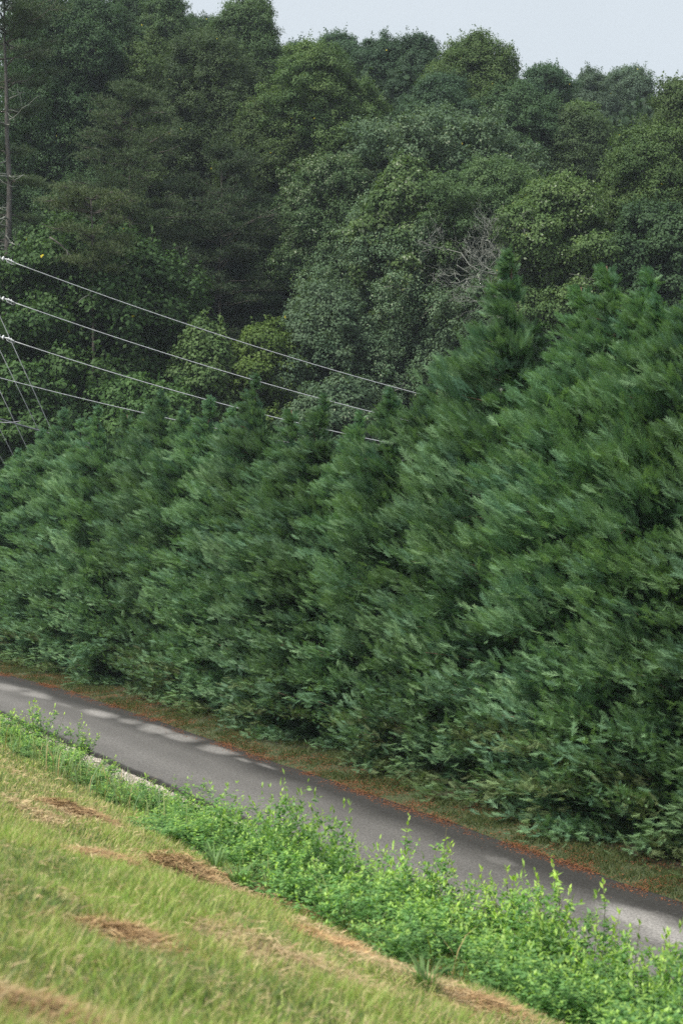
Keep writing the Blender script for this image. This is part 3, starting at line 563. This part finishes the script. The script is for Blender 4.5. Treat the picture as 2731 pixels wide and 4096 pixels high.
B('hazy grey green skyline crown second right of the sky notch', 1435, 146, 420, 130, 122, *FR, 415, cover=3.2)
B('pale yellow green tree low in the sky notch', 1325, 225, 400, 90, 100, *YG, 416)
B('tall dark olive tree cut by the right edge under the sky', 1552, 165, 640, 150, 84, *OL, 417, prof='cone')
B('large olive round tree near the right edge below the hazy crowns', 1478, 272, 700, 210, 79, *YG, 418, prof='round', yellow=.01, twigs=6)
B('brownish green tree between the umbrella crown and the right olive tree', 1305, 245, 500, 180, 96, *BR, 419, prof='dome')
B('very wide grey green umbrella crown right of centre', 1012, 266, 620, 420, 90, *GG, 420, lobe=.09, prof='umbrella', pale=.05, leaf=.17)
B('fine leaved mid green tree in front of the umbrella crown', 1130, 350, 620, 270, 80, *MG, 421, leaf=.11, clus=.35, lobe=.09, prof='round', cover=3.6)
B('narrow conical tree with a pale shining top right of centre', 925, 358, 640, 150, 80, *YG, 422, prof='cone', pale=.22, leaf=.2)
B('tree with whitish tinted top left of the conical tree', 752, 345, 700, 180, 85, *MG, 423, pale=.20, prof='dome')
B('olive brown tree with hanging tiers left of centre', 612, 256, 620, 170, 92, *OL, 424, lobe=.2, prof='dome')
B('large brownish oak with drooping boughs upper left of centre', 478, 95, 560, 240, 97, *BR, 425, lobe=.14, prof='dome')
B('dull green oak behind the layered pines at upper left', 345, 105, 520, 200, 99, *OL, 426, prof='dome')
B('dark backing tree behind the tall left pine', 110, 6, 700, 240, 96, *DK, 427, cover=3.6)
B('dark tree between the two pines at left', 235, 420, 760, 220, 90, *DK, 428)
B('dark green tree in the hollow left of the big grey oak', 600, 440, 960, 250, 91, *DB, 429, lobe=.14)
B('deep green tree showing behind the left flank of the big grey oak', 690, 560, 900, 180, 88, *DB, 430)
B('big grey green oak filling the centre above the wires', 890, 432, 1050, 330, 82, *GG, 431, lobe=.10, pale=.05, leaf=.13, clus=.42, prof='round', twigs=40)
B('lower spreading side of oak foliage left of the big grey oak', 745, 640, 1050, 250, 79, *GG, 432, lobe=.12, leaf=.16, prof='spread', twigs=14)
B('yellow green oak with thin pale twigs right of centre', 1285, 398, 760, 250, 76, *YG, 433, lobe=.12, leaf=.15, pale=.06, twigs=22, prof='dome')
B('dark tree mass low at the right edge behind the cypress tips', 1500, 450, 800, 230, 75, *DK, 434, leaf=.16)
B('dark green tree behind the tallest cypress tip', 1400, 600, 900, 260, 83, *DB, 435)
B('grey green thicket tree around the dead branches', 1165, 560, 1000, 280, 78, *GG, 436, leaf=.15, lobe=.1, twigs=46)
B('drooping light green sapling beside the maple above the cypress tips', 468, 765, 1020, 110, 76, *YG, 437, lobe=.16, leaf=.2, cat='young tree', name='sapling')
B('bright feathery green young tree in front of the oak', 610, 768, 1020, 160, 77, (.05, .10, .025), (.13, .20, .045), 438, lobe=.16, leaf=.17, cat='young tree', name='sapling')
B('low grey green bush between wires and cypress tips', 770, 858, 1060, 180, 74, *GG, 439, lobe=.14, leaf=.17, pale=.06, cat='shrub', name='shrub')
B('huge spreading maple with star shaped leaves at the left behind the wires', 195, 545, 1130, 520, 80, *MP, 440, leaf=.24, lobe=.09, clus=.6, prof='dome', cover=4.6, yellow=.01)
B('dark undergrowth tree under the left side of the maple', 40, 860, 1160, 200, 72, *MP, 441, leaf=.24, cat='young tree', name='sapling')
B('leafy undergrowth tree under the right side of the maple', 310, 900, 1150, 220, 73, *MP, 442, leaf=.22, cat='young tree', name='sapling')

# needle trees
NT = None
def needle_template():
    rng = np.random.default_rng(77); T = []
    for i in range(11):
        a = rng.random() * 6.283; s = rng.uniform(.3, 1.0); d = nrm(np.array([1, s * math.cos(a), s * math.sin(a)])); side = nrm(np.cross(d, rng.normal(size=3))); L = rng.uniform(.7, 1.1)
        T.append([-side * .045, side * .045, d * L])
    return np.array(T)
NT = needle_template()
def pine(label, px, yt, ybase_first, w, D, seed, c1, c2, ntier=26, trunk=.24, dead=0, tier_len=None, mbark=M_bark, trunk_px=None, tufts=42):
    k = 1.7417; rng = np.random.default_rng(seed); px *= k; X, Y = (px - CX) / FPX * D, D; gz = float(Z(X, Y)); H = EYE + (HY - yt * k) / FPX * D - gz; zb = EYE + (HY - ybase_first * k) / FPX * D - gz; R = w * k / 2 / FPX * D
    root = thing('pine_tree', label, 'pine', (X, Y, gz), 'pines at the left of the wood'); tb = Tubes(); tr = limb(rng, (0, 0, -.3), (rng.normal() * .4, 0, H * .97), .008, 14); tb.add(tr, np.linspace(trunk, .04, 14), 10)
    obj('trunk', tb.mesh('pine_trunk'), mbark, root); nbg = 0; PP, AA, CC = [], [], []
    for i in range(ntier):
        u = (i + rng.random()) / ntier; z = zb + (H - zb) * u
        for j in range(rng.integers(3, 6)):
            az = rng.random() * 6.283
            if math.sin(az) > .4 and rng.random() < .5: az = -az
            if dead > 20 and u < .74 and math.sin(az) < -.3: continue
            L = R * (np.interp(u, [0, .25, .6, .85, 1], [.75, 1, .9, .62, .15]) if tier_len is None else np.interp(u, *tier_len)) * rng.uniform(.55, 1.12)
            o = np.array([np.interp(z, tr[:, 2], tr[:, 0]), 0, z]); e = o + np.array([math.cos(az) * L, math.sin(az) * L, L * rng.uniform(-.22, .22) + u * L * .4]); b = limb(rng, o, e, .08, 6); bt = Tubes(); bt.add(b, np.linspace(.05, .012, 6), 5)
            for s in range(5):
                f = rng.uniform(.35, 1); q = b[int(f * 5)]; da = az + rng.choice([-1, 1]) * rng.uniform(.4, 1.0); l2 = L * .34 * rng.uniform(.5, 1.1); e2 = q + np.array([math.cos(da) * l2, math.sin(da) * l2, rng.uniform(-.08, .3) * l2]); bt.add(limb(rng, q, e2, .1, 4), np.linspace(.02, .008, 4), 4)
                n = tufts; f2 = rng.random((n, 1)) ** .7; P = q + (e2 - q) * f2 + rng.normal(size=(n, 3)) * np.array([.30, .30, .10]); PP.append(P)
                AA.append(nrm((e2 - q)[None] / (l2 + .01) * .6 + rng.normal(size=(n, 3)) * .5 + [0, 0, .75])); mx = rng.random((n, 1)) * .6 + rng.random() * .4; CC.append((np.array(c1) * (1 - mx) + np.array(c2) * mx))
            if nbg < 96: obj('bough', bt.mesh('pine_bough'), M_bark, root); nbg += 1
    P, A, c = np.concatenate(PP), np.concatenate(AA), np.concatenate(CC)
    V = place(NT, P, A, nrm(rng.normal(size=P.shape)), rng.uniform(.16, .30, len(P))); obj('needles', mesh_faces('pine_needles', V, 3, np.repeat(c, len(NT), 0)), M_need, root)
    if dead:
        for i in range(dead):
            dt = Tubes()
            z = rng.uniform(.28, .82) * H; az = rng.uniform(-3.5, .3); L = rng.uniform(.5, 2.6); o = np.array([np.interp(z, tr[:, 2], tr[:, 0]), 0, z]); e = o + np.array([math.cos(az) * L, math.sin(az) * L, rng.uniform(-.25, .3) * L]); b = limb(rng, o, e, .16, 7); dt.add(b, np.linspace(.05, .014, 7), 5)
            for s in range(4): q = b[rng.integers(2, 7)]; dt.add(limb(rng, q, q + rng.normal(size=3) * .45, .15, 4), np.linspace(.02, .008, 4), 4)
            obj('dead_branch', dt.mesh('dead_branch'), M_lich, root)
PN = ((.055, .098, .046), (.110, .158, .066))
pine('tall pine with long bare grey trunk and lichen pale dead branches at the left edge', 31, -60, 620, 330, 77, 501, *PN, ntier=30, trunk=.36, dead=46, mbark=M_pbark, tier_len=([0, .12, .3, .5, .62, .75, .9, 1], [.75, .8, .42, .3, .7, .95, .8, .3]))
pine('layered pine with flat spreading boughs right of the bare trunked pine', 300, 205, 720, 330, 86, 502, *PN, ntier=24, trunk=.24, mbark=M_bark)
pine('dark fine needled pine in the hollow left of centre', 505, 345, 800, 330, 86, 503, (.046, .084, .044), (.090, .135, .062), ntier=22, trunk=.2, tufts=38)
pine('small pine with low tawny boughs in front of the maple top', 215, 430, 640, 260, 74.5, 504, (.058, .094, .040), (.115, .150, .056), ntier=7, trunk=.14, tufts=34, dead=8)

# leafless lichen covered branches above the cypresses
def dead_tree():
    rng = np.random.default_rng(61); D = 74.; k = 1.7417; X = (1150 * k - CX) / FPX * D; gz = float(Z(X, D)); root = thing('dead_tree', 'leafless tree with twisted pale lichen covered branches behind the tallest cypress', 'dead tree', (X, D, gz))
    f = lambda x, y: np.array([(x * k - CX) / FPX * D - X, rng.normal() * .5, EYE + (HY - y * k) / FPX * D - gz])
    tb = Tubes(); a, b = f(1150, 760), f(1145, 640); tb.add(limb(rng, (0, 0, -.3), a, .02, 8), np.linspace(.28, .16, 8), 8); tb.add(limb(rng, a, b, .1, 5), np.linspace(.16, .1, 5), 7); obj('trunk', tb.mesh('dead_trunk'), M_lich, root)
    def grow(o, d, L, r, lv):
        e = o + d * L; p = limb(rng, o, e, .28, 7); p[1:-1] += rng.normal(size=(5, 3)) * L * .035; br.add(p, np.linspace(r, r * .5, 7), 5)
        if lv == 0: return
        for i in range(4 if lv > 1 else 3): j = rng.integers(2, 7); nd = nrm(d + rng.normal(size=3) * .75 + np.array([0, 0, .12])); grow(p[j], nd, L * rng.uniform(.45, .72), r * .55, lv - 1)
    for (x, y) in [(1060, 560), (1030, 600), (1100, 530), (1140, 515), (1190, 530), (1240, 575), (1265, 640), (1060, 690), (1230, 690), (1010, 640), (1290, 600), (1000, 560), (1080, 620)]:
        q = b if y < 600 else (a + b) / 2; e = f(x, y); L = np.linalg.norm(e - q); br = Tubes(); grow(q, nrm(e - q), L * .85, .042, 3); obj('branch', br.mesh('dead_limb'), M_lich, root)
dead_tree()
def fallen():
    rng = np.random.default_rng(62); k = 1.7417; D = 74.; P = [(115, 545), (140, 562), (160, 585), (185, 602), (210, 614), (240, 620), (275, 615)]
    X0 = (P[0][0] * k - CX) / FPX * D; z0 = EYE + (HY - P[0][1] * k) / FPX * D
    pts = np.array([[(x * k - CX) / FPX * D - X0, 0, EYE + (HY - y * k) / FPX * D - z0] for x, y in P]); t = Tubes(); t.add(pts, np.linspace(.06, .02, 7), 6)
    for i in range(9): q = pts[rng.integers(3, 7)]; t.add(limb(rng, q, q + np.array([rng.normal() * .5, 0, rng.uniform(-.1, .5)]), .2, 4), np.linspace(.02, .008, 4), 4)
    o = obj('bare_branch', t.mesh('bare_branch'), M_pbark, label='long bare drooping branch hanging in front of the maple at left', category='branch'); o.location = (float(X0), D, float(z0))
fallen()

# the deep wood that closes the view between and behind the trees
def wood():
    rng = np.random.default_rng(71); n = 150000; X = rng.uniform(-36, 36, n); Y = rng.uniform(100, 126, n); px = (CX + X / Y * FPX) / 1.7417
    top = np.interp(px, [-400, 0, 400, 470, 560, 700, 1150, 1250, 1330, 1480, 2000], [60, 60, 70, 130, 90, 140, 150, 210, 270, 215, 210]) + 30 * fbm(X, Y, 3, 2)
    zt = EYE + (HY - top * 1.7417) / FPX * Y; g = Z(X, Y); u = rng.random(n); z = g + (zt - g) * (1 - u * .98)
    A = nrm(rng.normal(size=(n, 3))); V = place(leafT(.4, .1), np.stack([X, Y, z], -1), A, nrm(rng.normal(size=(n, 3)) + [0, -1, .6]), rng.uniform(.3, .6, n) * (1 + 1.4 * u)); c = np.array([.028, .052, .026]) * rng.uniform(.6, 1.5, (n, 1))
    obj('woodland', mesh_faces('woodland', V, 4, c), M_leaf, kind='stuff')
    n = 60000; X = rng.uniform(-30, 30, n); Y = rng.uniform(64, 90, n) ; g = Z(X, Y); z = g + rng.random(n) * (2.5 + 3 * fbm(X, Y, 5, 1)); A = nrm(rng.normal(size=(n, 3)))
    V = place(leafT(.4, .1), np.stack([X, Y, z], -1), A, nrm(rng.normal(size=(n, 3)) + [0, -1, .6]), rng.uniform(.15, .35, n)); obj('brush', mesh_faces('brush', V, 4, np.array([.03, .058, .024]) * rng.uniform(.6, 1.5, (n, 1))), M_leaf, kind='stuff')
wood()

# ------------------------------------------------------------------ OVERHEAD LINE
def pt(px, py, D): return np.array([(px - CX) / FPX * D, D, EYE + (HY - py) / FPX * D])
def sag(a, b, s, n=30):
    u = np.linspace(0, 1, n)[:, None]; p = a + (b - a) * u; p[:, 2] -= (s * 4 * u * (1 - u))[:, 0]; return p
def line_mesh(pts, r, name, m, label, cat, group, k=8):
    t = Tubes(); o = pts[0].copy(); t.add(pts - o, r, k); ob = obj(name, t.mesh(name), m, label=label, category=cat); ob.location = [float(c) for c in o]
    if group: ob['group'] = group
    return ob
PD = 58.
pole_x = (-110 - CX) / FPX * PD
def power():
    g = float(Z(pole_x, PD)); top = EYE + (HY - 880) / FPX * PD
    pr = thing('utility_pole', 'tall round wooden utility pole just past the left edge that carries the wires', 'utility pole', (pole_x, PD, g)); t = Tubes(); t.add([(0, 0, -.5), (0, 0, 4), (0, 0, 10), (0, 0, top - g)], [.2, .18, .155, .13], 16); obj('shaft', t.mesh('pole_shaft'), M_pole, pr)
    names = ['top', 'second', 'third']
    for i, (y0, x1, y1, D1) in enumerate([(1035, 1600, 1528, 67), (1195, 1560, 1638, 66), (1350, 1450, 1722, 65)]):
        a0 = np.array([pole_x + .13, PD, EYE + (HY - (y0 - 22)) / FPX * PD]); a1 = pt(16, y0, PD); ax = nrm(a1 - a0); L = np.linalg.norm(a1 - a0)
        it = thing('insulator_string', f'white porcelain insulator string dead-ending the {names[i]} wire at the left edge', 'insulator', a0, 'insulator strings'); t = Tubes(); t.add([a0 * 0, ax * (L + .02)], .018, 8); obj('rod', t.mesh('insulator_rod'), M_metal, it)
        for d in (L - .0, L - .17, L - .34):
            t = Tubes(); t.lathe([(d - .075, .03), (d - .06, .05), (d - .035, .085), (d - .01, .10), (d + .004, .098), (d + .008, .06), (d + .03, .03)], a0 * 0, ax, 18); obj('disc', t.mesh('insulator_disc'), M_porc, it)
        t = Tubes(); dn = np.array([0, 0, -1.]); c0 = ax * (L + .05); t.add([c0, c0 + ax * .15 + dn * .0, c0 + ax * .34 + dn * .05, c0 + ax * .42 + dn * .09], [.03, .035, .03, .022], 8)
        t.add([c0 + ax * .06, c0 + ax * .1 + dn * .1, c0 + ax * .3 + dn * .17, c0 + ax * .42 + dn * .13], [.014, .016, .016, .014], 6); t.add([c0 + ax * .16 - dn * .06, c0 + ax * .16 + dn * .1], .02, 6); t.add([c0 + ax * .27 - dn * .04, c0 + ax * .27 + dn * .13], .018, 6)
        obj('clamp', t.mesh('dead_end_clamp'), M_metal, it)
        s = a0 + ax * (L + .35) + dn * .06; e = pt(x1, y1, D1); e2 = e + (e - s) * .35; line_mesh(sag(s, e2, .42), .017, 'power_wire', M_wire, f'{names[i]} bright bare power wire sloping down to the right over the cypresses', 'wire', 'bare power wires')
    s = pt(-110, 1482, PD); e = pt(1440, 1800, 66); line_mesh(sag(s, e + (e - s) * .2, .35), .015, 'power_wire', M_wire, 'lowest and thinnest bright wire, vanishing behind the left cypress tips', 'wire', 'bare power wires')
    s = pt(-110, 1642, PD); e = pt(900, 1880, 70); line_mesh(sag(s, e, .25), .032, 'communication_cable', M_cable, 'thick grey cable crossing low behind the leftmost cypress tips', 'cable', None)
    a, b = pt(-110, 1646, PD - .2), pt(84, 1684, PD - .1); line_mesh(sag(a, b, .22, 16), .02, 'cable_loop', M_cable, 'short slack loop hanging under the thick grey cable at the left edge', 'cable', None)
    for i, (ya, x1, y1, nm) in enumerate([(1020, 205, 1716, 'rightmost'), (1172, 162, 1735, 'second from the right'), (1330, 132, 1840, 'middle'), (1500, 74, 1860, 'second from the left'), (1640, 34, 1880, 'leftmost')]):
        s = pt(-110, ya, PD); e = pt(x1, y1, PD + 4); u = (e[2] - float(Z(e[0], e[1]))) / max(.1, s[2] - e[2]); ee = e + (e - s) * u; line_mesh(np.stack([s, e, ee]), .015, 'guy_wire', M_guy, f'{nm} of the steep guy wires at the left edge', 'guy wire', 'guy wires anchored behind the cypresses')
power()

# ------------------------------------------------------------------ HAZE
def haze():
    V = [(x, y, z) for x in (-1500, 1500) for y in (-1500, 1500) for z in (-1.3, 60)]
    F = [(0, 1, 3, 2), (4, 6, 7, 5), (0, 4, 5, 1), (2, 3, 7, 6), (0, 2, 6, 4), (1, 5, 7, 3)]
    me = bpy.data.meshes.new('haze'); me.from_pydata(V, [], F); m = bpy.data.materials.new('humid_air'); m.use_nodes = True; nt = m.node_tree; nt.nodes.clear()
    out = nt.nodes.new('ShaderNodeOutputMaterial'); pv = nt.nodes.new('ShaderNodeVolumePrincipled'); pv.inputs['Color'].default_value = (.80, .90, 1, 1); pv.inputs['Density'].default_value = HAZE; pv.inputs['Anisotropy'].default_value = .2
    nt.links.new(pv.outputs[0], out.inputs['Volume']); obj('haze', me, m, kind='stuff')
HAZE = .00035
if HAZE: haze()

# ------------------------------------------------------------------ LIGHT, SKY, CAMERA
sc = bpy.context.scene
w = bpy.data.worlds.new('World'); sc.world = w; w.use_nodes = True; N, L = w.node_tree.nodes, w.node_tree.links; bg = N['Background']
SUN_EL, SUN_AZ = math.radians(57), math.radians(-130)      # azimuth clockwise from +Y: behind the camera on the left
sk = N.new('ShaderNodeTexSky'); sk.sky_type = 'NISHITA'; sk.sun_disc = False; sk.sun_elevation = SUN_EL; sk.sun_rotation = SUN_AZ; sk.air_density = 1.2; sk.dust_density = 4.0; sk.ozone_density = 1.5
# thin overcast: a pale grey cloud sheet over the sky, uneven in a slow noise
tc = N.new('ShaderNodeTexCoord'); no = N.new('ShaderNodeTexNoise'); no.inputs['Scale'].default_value = 2.2; no.inputs['Detail'].default_value = 4; L.new(tc.outputs['Generated'], no.inputs['Vector'])
cr = N.new('ShaderNodeValToRGB'); cr.color_ramp.elements[0].position = .3; cr.color_ramp.elements[1].position = .7; cr.color_ramp.elements[0].color = (4.0, 4.4, 4.7, 1); cr.color_ramp.elements[1].color = (4.8, 5.15, 5.4, 1)
L.new(no.outputs['Fac'], cr.inputs[0]); mx = N.new('ShaderNodeMixRGB'); mx.inputs[0].default_value = .88; L.new(sk.outputs[0], mx.inputs[1]); L.new(cr.outputs[0], mx.inputs[2]); L.new(mx.outputs[0], bg.inputs['Color']); bg.inputs['Strength'].default_value = .10
sd = bpy.data.lights.new('sun', 'SUN'); sd.energy = 3.4; sd.angle = math.radians(9); sd.color = (1, .95, .86); so = bpy.data.objects.new('sun', sd); C.objects.link(so)
dv = Vector((math.sin(SUN_AZ) * math.cos(SUN_EL), math.cos(SUN_AZ) * math.cos(SUN_EL), math.sin(SUN_EL))); so.rotation_euler = (-dv).to_track_quat('-Z', 'Y').to_euler()
cd = bpy.data.cameras.new('camera'); cam = bpy.data.objects.new('camera', cd); C.objects.link(cam); sc.camera = cam
cd.sensor_fit = 'VERTICAL'; cd.sensor_height = 36; cd.sensor_width = 24; cd.lens = 50; cd.shift_y = -(2048 - HY) / 4096; cd.clip_start = .1; cd.clip_end = 6000
cam.location = (0, 0, EYE); cam.rotation_euler = (math.pi / 2, 0, 0); cd.dof.use_dof = True; cd.dof.focus_distance = 46; cd.dof.aperture_fstop = 2.6; sc.render.filter_size = 1.1
sc.view_settings.view_transform = 'Standard'; sc.view_settings.look = 'None'; sc.view_settings.exposure = 0.8; sc.view_settings.gamma = 1
sc.cycles.sample_clamp_indirect = 3; sc.cycles.max_bounces = 6; sc.cycles.diffuse_bounces = 3; sc.cycles.transmission_bounces = 3; sc.cycles.use_denoising = False; sc.cycles.denoiser = 'OPENIMAGEDENOISE'; sc.cycles.denoising_input_passes = 'RGB_ALBEDO_NORMAL'; sc.cycles.denoising_prefilter = 'ACCURATE'
